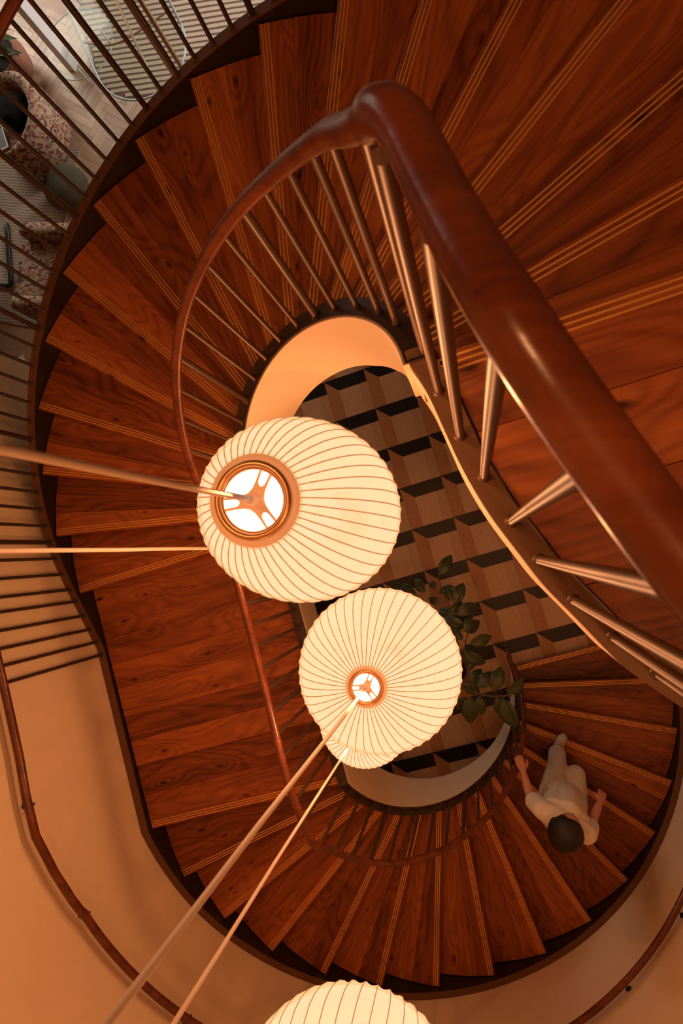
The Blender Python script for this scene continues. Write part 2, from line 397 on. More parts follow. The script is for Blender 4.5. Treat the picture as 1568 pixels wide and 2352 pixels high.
# ------------------------------------------------------------------ flights of stairs
RI, RO = .612, 2.016
def line_pt(t, R, d):
    """point at radius R on the nosing line of step t, moved d metres back from the front"""
    th = R_(-270 + 11.25 * t) if t <= 16 else R_(-90 + 12 * (t - 17)); c = C1 if t <= 16 else C2
    rad = AX * math.cos(th) + BX * math.sin(th); tan = -AX * math.sin(th) + BX * math.cos(th)
    return c + rad * R - tan * d
def clampR(c, p, R):
    return c + (p - c).normalized() * R
def make_step(flight, k, frac_in, frac_out):
    c = C1 if k <= 16 else C2; st = 11.25 if k <= 16 else 12; z = lev(k)
    th1 = -270 + 11.25 * k if k <= 16 else -90 + 12 * (k - 17); th0 = th1 - st
    def P(th, R, d=0):
        th = R_(th); rad = AX * math.cos(th) + BX * math.sin(th); tan = -AX * math.sin(th) + BX * math.cos(th)
        return c + rad * R - tan * d
    f_in, f_out = P(th1, RI), P(th1, RO)
    b_in, b_out = clampR(c, P(th0, RI, .05), RI), clampR(c, P(th0, RO, .05), RO)
    s_in, s_out = P(th1 - st * frac_in, RI), P(th1 - st * frac_out, RO)
    def arc(a, b, R, n=3):
        a0 = math.atan2((a - c).dot(BX), (a - c).dot(AX)); b0 = math.atan2((b - c).dot(BX), (b - c).dot(AX))
        if b0 - a0 > math.pi: b0 -= 2 * math.pi
        if a0 - b0 > math.pi: b0 += 2 * math.pi
        return [c + (AX * math.cos(a0 + (b0 - a0) * i / n) + BX * math.sin(a0 + (b0 - a0) * i / n)) * R for i in range(1, n)]
    front = [f_in, f_out] + arc(f_out, s_out, RO) + [s_out, s_in] + arc(s_in, f_in, RI)
    back = [s_in, s_out] + arc(s_out, b_out, RO) + [b_out, b_in] + arc(b_in, s_in, RI)
    ax = (f_out - f_in).normalized(); mid = (f_in + f_out) / 2
    V, F = bevel_prism([tuple(p) for p in front], z - .042, z, .003)
    tr = mo('tread', V, F, M['walnut'], flight, frame=((mid.x, mid.y, z), ax))
    m2 = (s_in + b_out) / 2; ax2 = ((s_out - s_in).normalized() + (b_out - b_in).normalized()).normalized()
    V, F = bevel_prism([tuple(p) for p in back], z - .042, z - .0004, .001)
    mo('plank', V, F, M['walnut'], tr, frame=((m2.x, m2.y, z), ax2))
    inlays(tr, lambda R, d: P(th1, R, d), z, .655, RO - .004)
    # riser below the front edge
    a, b = P(th1, RI, .028), P(th1, RO, .028); a2, b2 = P(th1, RI, .048), P(th1, RO, .048)
    V, F = prism([tuple(p) for p in (a, b, b2, a2)], z - RISE - .004, z - .042)
    mo('riser', V, F, M['walnut'], flight, frame=((mid.x, mid.y, z - .1), ax))
def inlays(tr, P, z, R0, R1):
    for d in (.0145, .0295, .0445):
        V, F = prism([tuple(p) for p in (P(R0, d - .0027), P(R1, d - .0027), P(R1, d + .0027), P(R0, d + .0027))], z - .004, z + .0007)
        mo('brass_inlay', V, F, M['brass'], tr)
cap_up = [(0, .015), (1.5, .03), (16, .032), (16.5, .03), (17, .04), (19, .05), (24, .09), (27, .09), (32, .10)]
def inner_top(t, R): return nose(t, R) + interp(t, cap_up)
fas_tab = [(0, -.33), (1, -.36), (2, -.48), (3.5, -.58), (6, -.63), (10, -.67), (16, -.60)]
def fas_bot(t, R):
    if t <= 16: return nose(t, R) + interp(t, fas_tab)
    if t <= 17: return max(lev(17) - .37, lev(16) - .60)
    return max(-.004, nose(t, R) + interp(t, [(17, -.37), (17.8, -.58), (20, -.57), (24, -.50), (26.5, -.44), (29, -.42), (32, -.4)]))
def out_top(t, R): return nose(t, R) + interp(t, [(0, .02), (12, .018), (16, .02), (17, .04), (18.5, .06), (22, .04), (32, .04)])
def stringers(parent, t0, t1, step=.25):
    V, F = band(tlist(t0, t1, step), .592, .656, inner_top, lambda t, R: inner_top(t, R) - .085)
    o = mo('inner_stringer', V, F, M['gunmetal'], parent)
    V, F = band(tlist(t0, t1, step), .586, .608, lambda t, R: inner_top(t, R) - .012, fas_bot)
    o2 = mo('fascia', V, F, M['plaster'], parent)
    tag(o2, 'pale plaster face of the well side')
    V, F = band(tlist(t0, t1, step), 2.022, 2.074, out_top, lambda t, R: max(-.004, nose(t, R) - .42))
    o3 = mo('outer_stringer', V, F, M['dark_steel'], parent)
    # cap strip on the outer string
    V, F = band(tlist(t0, t1, step), 2.024, 2.076, lambda t, R: out_top(t, R) + .006, out_top)
    o4 = mo('string_cap', V, F, M['bronze'], parent)
    V, F = band(tlist(t0, min(t1, 30), step), .604, 2.03, lambda t, R: fas_bot(t, .6) + .06, lambda t, R: fas_bot(t, .6) + .02)
    o5 = mo('soffit', V, F, M['plaster'], parent)
    for q in (o, o2, o3, o4, o5):
        q.data.polygons.foreach_set('use_smooth', [True] * len(q.data.polygons))
        try: q.data.set_sharp_from_angle(angle=R_(40))
        except Exception: pass
p = pos(8, 1.3)
flight1 = empty('stair_flight', (p.x, p.y, lev(16)), 'upper winding flight of brass-lined walnut treads from the gallery round to the landing', 'stairs')
for k in range(1, 17): make_step(flight1, k, random.uniform(.42, .62), random.uniform(.38, .64))
stringers(flight1, 0, 16)
p = pos(24, 1.3)
flight2 = empty('stair_flight', (p.x, p.y, 0), 'lower winding flight of walnut treads with the person in white walking down it', 'stairs')
for k in range(18, 33): make_step(flight2, k, random.uniform(.42, .62), random.uniform(.38, .64))
stringers(flight2, 17, 32)
a, b = line_pt(32, RI, .028), line_pt(32, RO, .028)
# landing halfway
p = uv(.8, -1.3); z17 = lev(17)
landing = empty('stair_landing', (p.x, p.y, z17), 'wide walnut landing between the two winding flights, of long boards', 'landing')
edges = [-.05, .16, .35, .53, .70, .90, 1.07, 1.24, 1.44, 1.67]
for i, (u0, u1) in enumerate(zip(edges, edges[1:])):
    g = .0006
    V, F = bevel_prism([tuple(uv(*q)) for q in ((u0 + g, -RO), (u1 - g, -RO), (u1 - g, -RI), (u0 + g, -RI))], z17 - .042, z17 + random.uniform(-.0004, .0004), .0012)
    m = uv((u0 + u1) / 2, -1.3)
    o = mo('board', V, F, M['walnut'], landing, frame=((m.x, m.y, z17), BX))
    last = o
inlays(last, lambda R, d: uv(1.67 - d, -R), z17, .655, RO - .004)
V, F = prism([tuple(uv(*q)) for q in ((1.622, -RO), (1.642, -RO), (1.642, -RI), (1.622, -RI))], z17 - RISE - .004, z17 - .042)
m = uv(1.63, -1.3); mo('riser', V, F, M['walnut'], landing, frame=((m.x, m.y, z17 - .1), BX))
V, F = prism([tuple(uv(*q)) for q in ((-.028, -RO), (-.048, -RO), (-.048, -RI), (-.028, -RI))], z17 - .004, lev(16) - .042)
stringers(landing, 16, 17, .04)

# ------------------------------------------------------------------ gallery at the top
z0 = lev(0)
EDGE = [(-.03, .598), (0, .600), (.04, .612), (.086, .622), (.177, .633), (.268, .645), (.377, .671), (.481, .707), (.558, .736), (.648, .782), (.736, .826),
        (.78, .852), (.872, .926), (.97, 1.02), (1.08, 1.14), (1.2, 1.32), (1.3, 1.53), (1.38, 1.78), (1.42, 2.07)]
sm = smooth_path([(u, v, 0) for u, v in EDGE], 4)
ev = [(p.x, p.y) for p in sm]
def edge_off(d):
    out = []
    for i, (u, v) in enumerate(ev):
        a = Vector(ev[max(0, i - 1)]); b = Vector(ev[min(len(ev) - 1, i + 1)]); t = (b - a).normalized(); n = Vector((-t.y, t.x))
        out.append((u + n.x * d, v + n.y * d))
    return out
def edge_v(u, off):
    return interp(u, sorted(edge_off(off)))
m = uv(.6, 1.4)
gallery = tag(empty('floor_gallery', (m.x, m.y, z0), 'walnut board floor of the upper gallery beside the big handrail', None, kind='structure'), kind='structure')
e0 = [p for p in ev if p[0] >= 0]
poly = [tuple(uv(u, v)) for u, v in e0] + [tuple(uv(0, 2.07))]
V, F = prism(poly, z0 - .33, z0 - .045); tag(mo('fascia', V, F, M['plaster'], gallery), 'pale plaster edge of the gallery floor')
strip = [tuple(uv(*p)) for p in ev] + [tuple(uv(*p)) for p in reversed(edge_off(.056))]
V, F = [], []
n = len(ev); e1, e2 = ev, edge_off(.056)
for (a, b) in zip(e1, e2):
    A, B = uv(*a), uv(*b); V += [(A.x, A.y, z0 + .004), (B.x, B.y, z0 + .004), (B.x, B.y, z0 - .05), (A.x, A.y, z0 - .05)]
for i in range(n - 1):
    for s in range(4): F.append((i * 4 + s, i * 4 + (s + 1) % 4, i * 4 + 4 + (s + 1) % 4, i * 4 + 4 + s))
F += [(3, 2, 1, 0), ((n - 1) * 4, (n - 1) * 4 + 1, (n - 1) * 4 + 2, (n - 1) * 4 + 3)]
mo('edge_plate', V, F, M['bronze'], gallery)
bounds = [0, .195, .385, .58, .79, .98, 1.17]
for i, (u0, u1) in enumerate(zip(bounds, bounds[1:])):
    g = .0006; us = [u0 + g + (u1 - u0 - 2 * g) * k / 5 for k in range(6)]
    pl = [(u, edge_v(u, .063) + .001) for u in us] + [(us[-1], 2.05), (us[0], 2.05)]
    V, F = bevel_prism([tuple(uv(*q)) for q in pl], z0 - .044, z0 + random.uniform(-.0004, .0004), .0014)
    m = uv((u0 + u1) / 2, 1.4); o = mo('board', V, F, M['walnut'], gallery, frame=((m.x, m.y, z0), BX))
    if i == 0: inlays(o, lambda R, d: uv(d, R), z0, .665, 2.04)
V, F = prism([tuple(uv(*q)) for q in ((.028, .62), (.048, .62), (.048, 2.01), (.028, 2.01))], z0 - RISE - .004, z0 - .042)
m = uv(.03, 1.3); mo('riser', V, F, M['walnut'], gallery, frame=((m.x, m.y, z0 - .1), BX))

# ------------------------------------------------------------------ inner balustrade
def bar_mesh(rad, name, mat='bar'):
    V, F = lathe([(rad * 1.55, 0), (rad * 1.55, .003), (rad * 1.25, .006), (rad, .010), (rad, 1.0)], 14)
    me = bpy.data.meshes.new(name); me.from_pydata(V, [], F); me.materials.append(M[mat])
    me.polygons.foreach_set('use_smooth', [True] * len(me.polygons))
    try: me.set_sharp_from_angle(angle=R_(35))
    except Exception: pass
    return me
BAR, THICK = bar_mesh(.0098, 'baluster'), bar_mesh(.0145, 'baluster_thick')
DBAR, DTHICK = bar_mesh(.0100, 'baluster_dark', 'gunmetal'), bar_mesh(.0145, 'baluster_dark_thick', 'gunmetal')
def baluster(parent, xy, zb, zt, thick=False, dark=False):
    me = (DTHICK if thick else DBAR) if dark else (THICK if thick else BAR)
    inst('baluster', me, Matrix.Translation((xy.x, xy.y, zb)) @ Matrix.Diagonal((1, 1, zt - zb, 1)), parent)
RAIL_TAB = [(1.2, .868), (4, .84), (8.5, .844), (10, .83), (12, .79), (14, .757), (15.2, .745)]
def rail_z(t):
    if t <= 15.2: return nose(t) + interp(t, RAIL_TAB)
    if t <= 16.15: return interp(t, [(15.2, lev(15.2) + .745), (15.7, 3.725), (16.15, 3.69)])
    if t <= 17.2: return interp(t, [(16.15, 3.685), (16.6, 3.712), (16.9, 3.745), (16.97, 3.70), (17.2, 3.545)])
    return nose(t) + interp(t, [(17.2, .86), (19, .865), (21, .895), (24, .885), (28, .90), (31, .90), (33, .93)])
RR = .621
m = uv(.9, 0)
bal = empty('balustrade', (pos(24, RR).x, pos(24, RR).y, 0), 'inner balustrade of slim metal bars with a reddish wooden handrail winding round the open well', 'balustrade')
gal = [(1.35, 1.70, .445), (1.25, 1.45, .445), (1.12, 1.24, .445), (.97, 1.06, .445), (.87, .965, .445), (.791, .895, .445), (.699, .836, .445), (.604, .786, .445), (.53, .757, .445),
       (.475, .736, .445), (.441, .725, .445), (.385, .708, .445), (.338, .695, .446), (.294, .686, .454), (.248, .681, .480), (.198, .678, .512), (.143, .675, .543), (.084, .672, .572)]
def gal_z(u): return H - interp(u, [(.0, .63), (.036, .597), (.084, .572), (.143, .543), (.198, .512), (.248, .48), (.294, .454), (.338, .446)])
pts = [(*uv(u, v), H - z) for u, v, z in gal]
big = [Vector(p) for p in smooth_path(pts, 4)]
turn = [(*uv(.055, .668), H - .587), (*uv(.033, .662), H - .604), (*uv(.012, .653), H - .628), (*uv(-.010, .646), H - .672), (*uv(-.038, .640), H - .712), (*pos(.65, .629), H - .775)]
ts = [1.25] + tlist(1.8, 32.4, .3)
stairs_rail = [(*pos(t, RR), rail_z(t)) for t in ts] + [(*uv(LEN - .06, .614), 1.03), (*uv(1.55, .614), 1.0), (*uv(1.43, .615), .985)]
path = smooth_path([tuple(big[-2]), tuple(big[-1])] + turn + stairs_rail, 3)
path = big[:-2] + path
nb = len(big)
rads = []
for i, p in enumerate(path):
    rads.append(.0245 if i < nb + 8 else max(.0205, .0245 - (i - nb - 8) * .0006))
V, F = tube(path, rads, 20)
mo('handrail', V, F, M['rail_wood'], bal, smooth=True)
for i, (u, v) in enumerate([(-.015, .640), (.081, .645), (.192, .661), (.295, .684), (.406, .711), (.502, .742), (.604, .785), (.699, .838), (.791, .897), (.88, .975), (.98, 1.07)]):
    baluster(bal, uv(u, v), z0, gal_z(u) - .012 if i else H - .69, i == 20)
th = 102.7; n = 0
angs = [106, 116.3, 128, 139.2, 149.3, 159.7, 170.6, 181.4, 192.2, 202.9, 213.3, 223.8, 234.4, 245, 255.5, 266]
for n, a in enumerate(angs):
    t = (270 - (360 - a)) / 11.25 if a > 0 else 0
    t = (a - 90) / 11.25
    baluster(bal, pos(t, RR), inner_top(t, RR) - .01, rail_z(t), n in (4, 9, 14))
for n in range(14):
    u = .05 + .1145 * n; t = 16 + u / LEN
    baluster(bal, pos(t, RR), inner_top(t, RR) - .01, rail_z(t), n in (3, 8, 13))
for n in range(17):
    a = -84.6 + 10.2 * n; t = 17 + (a + 90) / 12
    baluster(bal, pos(t, RR), inner_top(t, RR) - .01, rail_z(t), n in (3, 8, 13))
baluster(bal, uv(1.50, .615), 0, .99, True)

# ------------------------------------------------------------------ outer guard and wall rail
p = pos(12, 2.05)
guard = empty('balustrade', (p.x, p.y, lev(16)), 'outer balustrade of dark bars above the lounge, its handrail running on along the plaster wall', 'balustrade')
def orail_z(t):
    if t <= 15.9: return nose(t) + .875
    if t <= 17.2: return interp(t, [(15.9, lev(15.9) + .875), (16.15, 3.815), (16.78, 3.85), (17.0, 3.685), (17.2, 3.63)])
    return nose(t) + .945
pts = []
for t in tlist(3.5, 32.5, .25):
    R = interp(t, [(0, 2.05), (15.8, 2.05), (16.3, 2.0), (33, 1.995)]); q = pos(t, R); pts.append((q.x, q.y, orail_z(t)))
V, F = tube(smooth_path(pts, 2), .0235, 16)
mo('handrail', V, F, M['rail_wood'], guard, smooth=True)
n = 0; a = 360 - 190.8 - 3.02 * 12
while a < 271.5:
    t = (a - 90) / 11.25
    if t > 3.7: baluster(guard, pos(t, 2.05), out_top(t, 2.05), orail_z(t), n % 6 == 0, True)
    a += 3.02; n += 1
for u in (.045, .15, .25, .345, .44):
    t = 16 + u / LEN; baluster(guard, pos(t, 2.048), out_top(t, 2.048), orail_z(t), False, True)
for t in (16.66, 17.3, 19.36, 21.8, 24.0, 26.2, 27.55, 29.6):
    R = 1.997; q = pos(t, R); w_ = pos(t, RW); z = orail_z(t)
    d = (w_ - q).normalized()
    V, F = join(tube([(q.x, q.y, z - .022), (q.x + d.x * .012, q.y + d.y * .012, z - .052), (q.x + d.x * .045, q.y + d.y * .045, z - .062), (w_.x, w_.y, z - .062)], .0062, 8),
                tube([(w_.x - d.x * .006, w_.y - d.y * .006, z - .062), (w_.x + d.x * .002, w_.y + d.y * .002, z - .062)], .022, 12, False))
    mo('bracket', V, F, M['black_metal'], guard, smooth=True)

# ------------------------------------------------------------------ pendant lamps
def pendant(x, y, Zc, a, h, rc, label, ribs=48, spin=0., sag_=.011, power=1.0):
    zc = H - Zc; ro = rc * .79; top = zc + h * math.sqrt(1 - (rc / a) ** 2); bot = zc - h * math.sqrt(1 - (rc / a) ** 2)
    lamp = empty('pendant_lamp', (x, y, bot), label, 'lamp', 'ribbed paper-white pendant lamps hanging down the stairwell')
    seg = ribs * 6; nr = 30; V = []; F = []
    al = math.asin(rc / a)
    for i in range(nr + 1):
        ph = al + (math.pi - 2 * al) * i / nr; r, z = a * math.sin(ph), zc + h * math.cos(ph)
        for s in range(seg):
            th = 2 * math.pi * s / seg; fr = (s % 6) / 6
            sag = 1 - sag_ * math.sin(math.pi * fr) ** 1.0 * min(1, (math.sin(ph) - math.sin(al)) * 2.5)
            V.append((x + r * sag * math.cos(th + spin), y + r * sag * math.sin(th + spin), z))
    for i in range(nr):
        for s in range(seg): F.append((i * seg + s, i * seg + (s + 1) % seg, (i + 1) * seg + (s + 1) % seg, (i + 1) * seg + s))
    mo('lamp_shade', V, F, M['shade'], lamp, smooth=False)
    V = []; F = []
    for i in range(17):
        ph = al + (math.pi - 2 * al) * i / 16; r, z = a * .965 * math.sin(ph), zc + h * .97 * math.cos(ph)
        V += [(x + r * math.cos(2 * math.pi * q / 48), y + r * math.sin(2 * math.pi * q / 48), z) for q in range(48)]
    for i in range(16): F += [(i * 48 + q, i * 48 + (q + 1) % 48, i * 48 + 48 + (q + 1) % 48, i * 48 + 48 + q) for q in range(48)]
    mo('glow_shell', V, F, M['glow_shell'], lamp, smooth=True)  # added glowing shell, whitens the view through the open top
    parts = []
    for k in range(ribs):
        th = 2 * math.pi * k / ribs + spin
        pts = []
        for i in range(17):
            ph = al + (math.pi - 2 * al) * i / 16; r, z = a * math.sin(ph) + .0002, zc + h * math.cos(ph)
            pts.append((x + r * math.cos(th), y + r * math.sin(th), z))
        parts.append(tube(pts, .0010 + a * .0019, 5, False))
    V, F = join(*parts); tag(mo('wire_ribs', V, F, M['rib'], lamp), kind='stuff')
    # collar with a pleated outer edge, ring, three-armed spider
    pv = []; n = ribs * 4
    pf = []
    for i in range(n):
        th = 2 * math.pi * i / n + spin; rr = rc * (1.05 + .012 * abs(math.sin(ribs * (th - spin) / 2)))
        for r, z in ((rr, top - .006), (rc * .98, top + .003), (ro * 1.02, top + .004), (ro * 1.02, top - .004)): pv.append((x + r * math.cos(th), y + r * math.sin(th), z))
    for i in range(n):
        j = (i + 1) % n
        for s in range(3): pf.append((i * 4 + s, i * 4 + s + 1, j * 4 + s + 1, j * 4 + s))
    mo('collar', pv, pf, M['collar'], lamp, smooth=True)
    mo('collar', *lathe([(rc * .7, bot - .002), (rc * 1.05, bot + .002), (rc * .95, bot - .008), (rc * .7, bot - .008)], 40, x, y, True), M['collar'], lamp, smooth=True)
    prof = [(ro * 1.0 + math.cos(q) * rc * .075, top + .008 + math.sin(q) * rc * .075) for q in [2 * math.pi * s / 10 for s in range(10)]]
    prof2 = [(ro * .91 + math.cos(q) * rc * .055, top + .004 + math.sin(q) * rc * .055) for q in [2 * math.pi * s / 10 for s in range(10)]]
    V, F = join(lathe(prof, 56, x, y, True), lathe(prof2, 56, x, y, True)); mo('ring', V, F, M['gold'], lamp, smooth=True)
    pl = []; k = ro * .90 / .05
    for j in range(3):
        ph = 67 + 120 * j
        for da, r in ((-60, .30), (-30, .40), (-17, .66), (-12, 1.02), (-7.5, 1.02), (-10, .72), (-11, .58), (-8, .50), (0, .46), (8, .50), (11, .58), (10, .72), (7.5, 1.02), (12, 1.02), (17, .66), (30, .40)):
            q = R_(ph + da); pl.append((x + r * .05 * k * math.cos(q), y + r * .05 * k * math.sin(q)))
    V, F = prism(pl, top - .003, top); mo('spider', V, F, M['collar'], lamp)
    V, F = lathe([(.0, top + .03), (.006, top + .03), (.0085, top + .022), (.0095, top + .004), (.0125, top + .001), (.0125, top)], 20, x, y)
    mo('hub', V, F, M['collar'], lamp, smooth=True)
    pts = [(x + .0008 * math.sin(i * 1.7), y + .0008 * math.cos(i * 2.3), top + .02 + (9.80 - top - .02) * i / 14) for i in range(15)]
    V, F = tube(pts, .0046, 10, False); mo('cord', V, F, M['cord'], lamp, smooth=True)
    zb = zc - h * .15
    V, F = lathe([(.001, zb + .055), (.03, zb + .05), (.05, zb + .025), (.055, zb), (.05, zb - .028), (.03, zb - .05), (.001, zb - .055)], 24, x, y)
    mo('bulb', V, F, M['bulb'], lamp, smooth=True)
    l = bpy.data.lights.new('bulb_light', 'POINT'); l.energy = BULB_W * power; l.color = (1, .41, .145); l.shadow_soft_size = .03
    o = bpy.data.objects.new('bulb_light', l); COL.objects.link(o); o.parent = lamp; o.matrix_basis = Matrix.Translation((0, 0, zb + .1 - bot))
    return lamp
pendant(-.357, .074, 1.46, .196, .42, .0765, 'tall egg-shaped glowing pendant lamp nearest the top, its open collar facing the gallery rail', 46, .05, power=.85)
pendant(-.318, -.414, 2.30, .272, .31, .060, 'round glowing pendant lamp with its whole disc in view below the egg-shaped one', 48, .02)
pendant(-.512, -.812, 3.2, .215, .25, .055, 'pendant lamp almost hidden under the round one, only its lower rim showing', 48, power=1.9)
pendant(-.322, -1.437, 1.72, .302, .32, .06, 'pendant lamp with a scalloped crown cut off by the bottom edge of the photo', 47, .03, .026)
pendant(-.788, -.009, 3.3, .21, .25, .055, 'pendant lamp hidden behind the egg-shaped one, only its straight cord showing', 40, power=2.1)

# ------------------------------------------------------------------ rubber fig in the well
px, py = -.27, -1.2
fig = empty('rubber_fig', (px, py, 0), 'leafy rubber fig in a terracotta pot on the tiled floor of the well', 'plant')
V, F = lathe([(.001, 0), (.145, 0), (.185, .30), (.20, .30), (.20, .34), (.178, .34), (.17, .29), (.001, .29)], 32, px, py); mo('pot', V, F, M['terracotta'], fig, smooth=False)
V, F = lathe([(.001, .305), (.08, .312), (.173, .300), (.173, .28)], 24, px, py); mo('soil', V, F, M['soil'], fig)
BR = [[(px, py, .29), (-.22, -1.17, .9), (-.118, -1.185, 1.3), (.083, -1.177, 1.6), (.227, -1.145, 1.72)],
      [(-.22, -1.17, .9), (-.12, -1.0, 1.2), (-.09, -.796, 1.5), (-.07, -.68, 1.70)],
      [(-.16, -1.06, 1.05), (-.17, -.8, 1.25), (-.15, -.618, 1.5), (-.22, -.46, 1.6), (-.295, -.264, 1.72)],
      [(-.25, -1.18, .6), (-.30, -.9, 1.0), (-.35, -.6, 1.3), (-.45, -.42, 1.55)]]
sm_br = [smooth_path(b, 5) for b in BR]
stems = [tube(b, [.012 - .008 * i / len(b) for i in range(len(b))], 8) for b in sm_br]
LV = [((-.282, -.227, 1.75), (-.191, -.085, 1.72)), ((-.475, -.393, 1.6), (-.584, -.315, 1.57)), ((-.404, -.373, 1.62), (-.476, -.271, 1.59)), ((-.318, -.345, 1.6), (-.372, -.288, 1.57)), ((-.16, -.445, 1.75), (-.103, -.301, 1.72)), ((-.197, -.437, 1.65), (-.241, -.336, 1.62)), ((-.285, -.459, 1.6), (-.373, -.428, 1.57)), ((-.152, -.54, 1.7), (-.011, -.459, 1.67)), ((-.199, -.51, 1.6), (-.114, -.449, 1.57)), ((-.097, -.622, 1.65), (-.25, -.578, 1.62)), ((-.093, -.667, 1.7), (-.035, -.561, 1.67)), ((-.11, -.755, 1.55), (-.179, -.656, 1.52)), ((-.047, -.753, 1.75), (.105, -.7, 1.72)), ((-.096, -.851, 1.6), (.059, -.926, 1.57)), ((-.09, -.851, 1.55), (.019, -.894, 1.52)), ((-.068, -1.064, 1.55), (.045, -1.024, 1.52)), ((.01, -1.109, 1.65), (.118, -.993, 1.62)), ((.121, -1.111, 1.7), (.183, -.948, 1.67)), ((.226, -1.12, 1.75), (.342, -1.016, 1.72)), ((-.052, -1.2, 1.55), (-.061, -1.406, 1.52)), ((.009, -1.176, 1.65), (.041, -1.316, 1.62)), ((.147, -1.166, 1.7), (.228, -1.312, 1.67)), ((.195, -1.17, 1.72), (.281, -1.38, 1.69)), ((-.094, -1.213, 1.5), (-.158, -1.326, 1.47)), ((-.573, -.347, 1.5), (-.685, -.332, 1.47)), ((-.152, -.593, 1.45), (-.294, -.528, 1.42)), ((-.169, -.349, 1.4), (-.296, -.388, 1.37)), ((-.087, -1.022, 1.4), (-.015, -.883, 1.37)), ((-.225, -.671, 1.4), (-.084, -.636, 1.37)), ((-.124, -1.139, 1.35), (.017, -1.211, 1.32)),
      ((-.1, -.70, 1.45), (.02, -.62, 1.40)), ((-.13, -.9, 1.3), (.02, -.86, 1.24)), ((-.15, -.62, 1.35), (-.05, -.52, 1.3)), ((-.2, -1.0, 1.2), (-.33, -.93, 1.15)), ((-.3, -.85, 1.1), (-.42, -.78, 1.06)), ((-.36, -.55, 1.35), (-.50, -.58, 1.3)), ((-.05, -1.15, 1.35), (.03, -1.03, 1.30))]
def leaf(base, tip):
    b, t = Vector(base), Vector(tip); d = t - b; Ln = d.length * 1.08; d.normalize()
    side = d.cross(Vector((0, 0, 1))).normalized(); up = side.cross(d).normalized()
    ang = random.uniform(-.35, .35); side, up = side * math.cos(ang) + up * math.sin(ang), up * math.cos(ang) - side * math.sin(ang)
    W = Ln * random.uniform(.25, .31); V = []; F = []; n = 9
    for i in range(n + 1):
        s = i / n; wd = W * math.sin(math.pi * min(1, s ** .85)) ** .75 if 0 < s < 1 else .002
        c = b + d * Ln * s + up * (.10 * Ln * math.sin(math.pi * s) - .06 * Ln * s)
        for k in (-1, -.5, 0, .5, 1): V.append(c + side * wd * k + up * (abs(k) * wd * .28))
    for i in range(n):
        for k in range(4): F.append((i * 5 + k, i * 5 + k + 1, i * 5 + k + 6, i * 5 + k + 5))
    m = len(V); V += [v - up * .0012 for v in V]; F += [tuple(q + m for q in reversed(f)) for f in F]
    edge = [i * 5 for i in range(n + 1)] + [i * 5 + 4 for i in range(n, -1, -1)]
    F += [(edge[i], edge[(i + 1) % len(edge)], edge[(i + 1) % len(edge)] + m, edge[i] + m) for i in range(len(edge))]
    o = mo('leaf', V, F, M['leaf'], fig, smooth=True)
    rib = [b + d * Ln * s + up * (.10 * Ln * math.sin(math.pi * s) - .06 * Ln * s + .0008) for s in (0, .2, .4, .6, .8, .95)]
    V, F = tube(rib, [.0018, .0017, .0014, .0011, .0008, .0005], 5); mo('midrib', V, F, M['stem'], o)
    near = min((q for s in sm_br for q in s), key=lambda q: (q - b).length)
    stems.append(tube([near, (near + b) / 2 - Vector((0, 0, .01)), b], .0026, 6))
for b_, t_ in LV: leaf(b_, t_)
V, F = join(*stems); mo('stem', V, F, M['stem'], fig, smooth=True)

# ------------------------------------------------------------------ person walking down
def capsule_set(chains):
    parts = []
    for pts, rads in chains: parts.append(tube(smooth_path(pts, 4), [r for i in range(len(rads) - 1) for r in [rads[i] + (rads[i + 1] - rads[i]) * k / 4 for k in range(4)]] + [rads[-1]], 12))
    return join(*parts)
def ball(c, r, sc=(1, 1, 1), fdir=None, seg=20, rings=14, fn=None):
    V = []; F = []
    for i in range(rings + 1):
        ph = math.pi * i / rings
        for s in range(seg):
            th = 2 * math.pi * s / seg; q = Vector((math.sin(ph) * math.cos(th), math.sin(ph) * math.sin(th), math.cos(ph)))
            k = fn(q) if fn else 1
            q = Vector((q.x * sc[0], q.y * sc[1], q.z * sc[2])) * r * k
            if fdir: fx = Vector(fdir).normalized(); q = Vector((q.x * fx.x - q.y * fx.y, q.x * fx.y + q.y * fx.x, q.z))
            V.append(Vector(c) + q)
    for i in range(rings):
        for s in range(seg): F.append((i * seg + s, i * seg + (s + 1) % seg, (i + 1) * seg + (s + 1) % seg, (i + 1) * seg + s))
    return V, F
def remesh(o, vox, it=3):
    m = o.modifiers.new('remesh', 'REMESH'); m.mode = 'VOXEL'; m.voxel_size = vox; m.use_smooth_shade = True
    s = o.modifiers.new('smooth', 'SMOOTH'); s.iterations = it; s.factor = .5
FW = Vector((.436, .90)).normalized(); LF = Vector((-FW.y, FW.x))
person = empty('person', (.72, -1.85, lev(29)), 'person with dark hair, white shirt and pale trousers walking down, one hand on the rail', 'person')
hipc = Vector((.645, -1.955, 1.53)); shc = Vector((.592, -1.930, 2.06))
def off(v, f, l, z=0): return v + Vector((FW.x * f + LF.x * l, FW.y * f + LF.y * l, z))
hipL, hipR = off(hipc, 0, .085), off(hipc, 0, -.085)
shL, shR = off(shc, 0, .165), off(shc, 0, -.165)
kneeL, ankL = Vector((.648, -1.850, 1.10)), Vector((.690, -1.805, .755)); toeL = Vector((.756, -1.695, .705))
kneeR, ankR = Vector((.785, -1.880, 1.17)), Vector((.775, -2.075, .945)); toeR = Vector((.825, -1.965, .885))
elbL, handL = Vector((.378, -1.85, 1.86)), Vector((.335, -1.70, 1.765))
elbR, handR = Vector((.805, -2.020, 1.81)), Vector((.900, -1.925, 1.63))
headc = Vector((.578, -1.893, 2.285))
neck0, neck1 = off(shc, .0, 0, .02), headc + Vector((0, 0, -.09)) - Vector((FW.x, FW.y, 0)) * .02
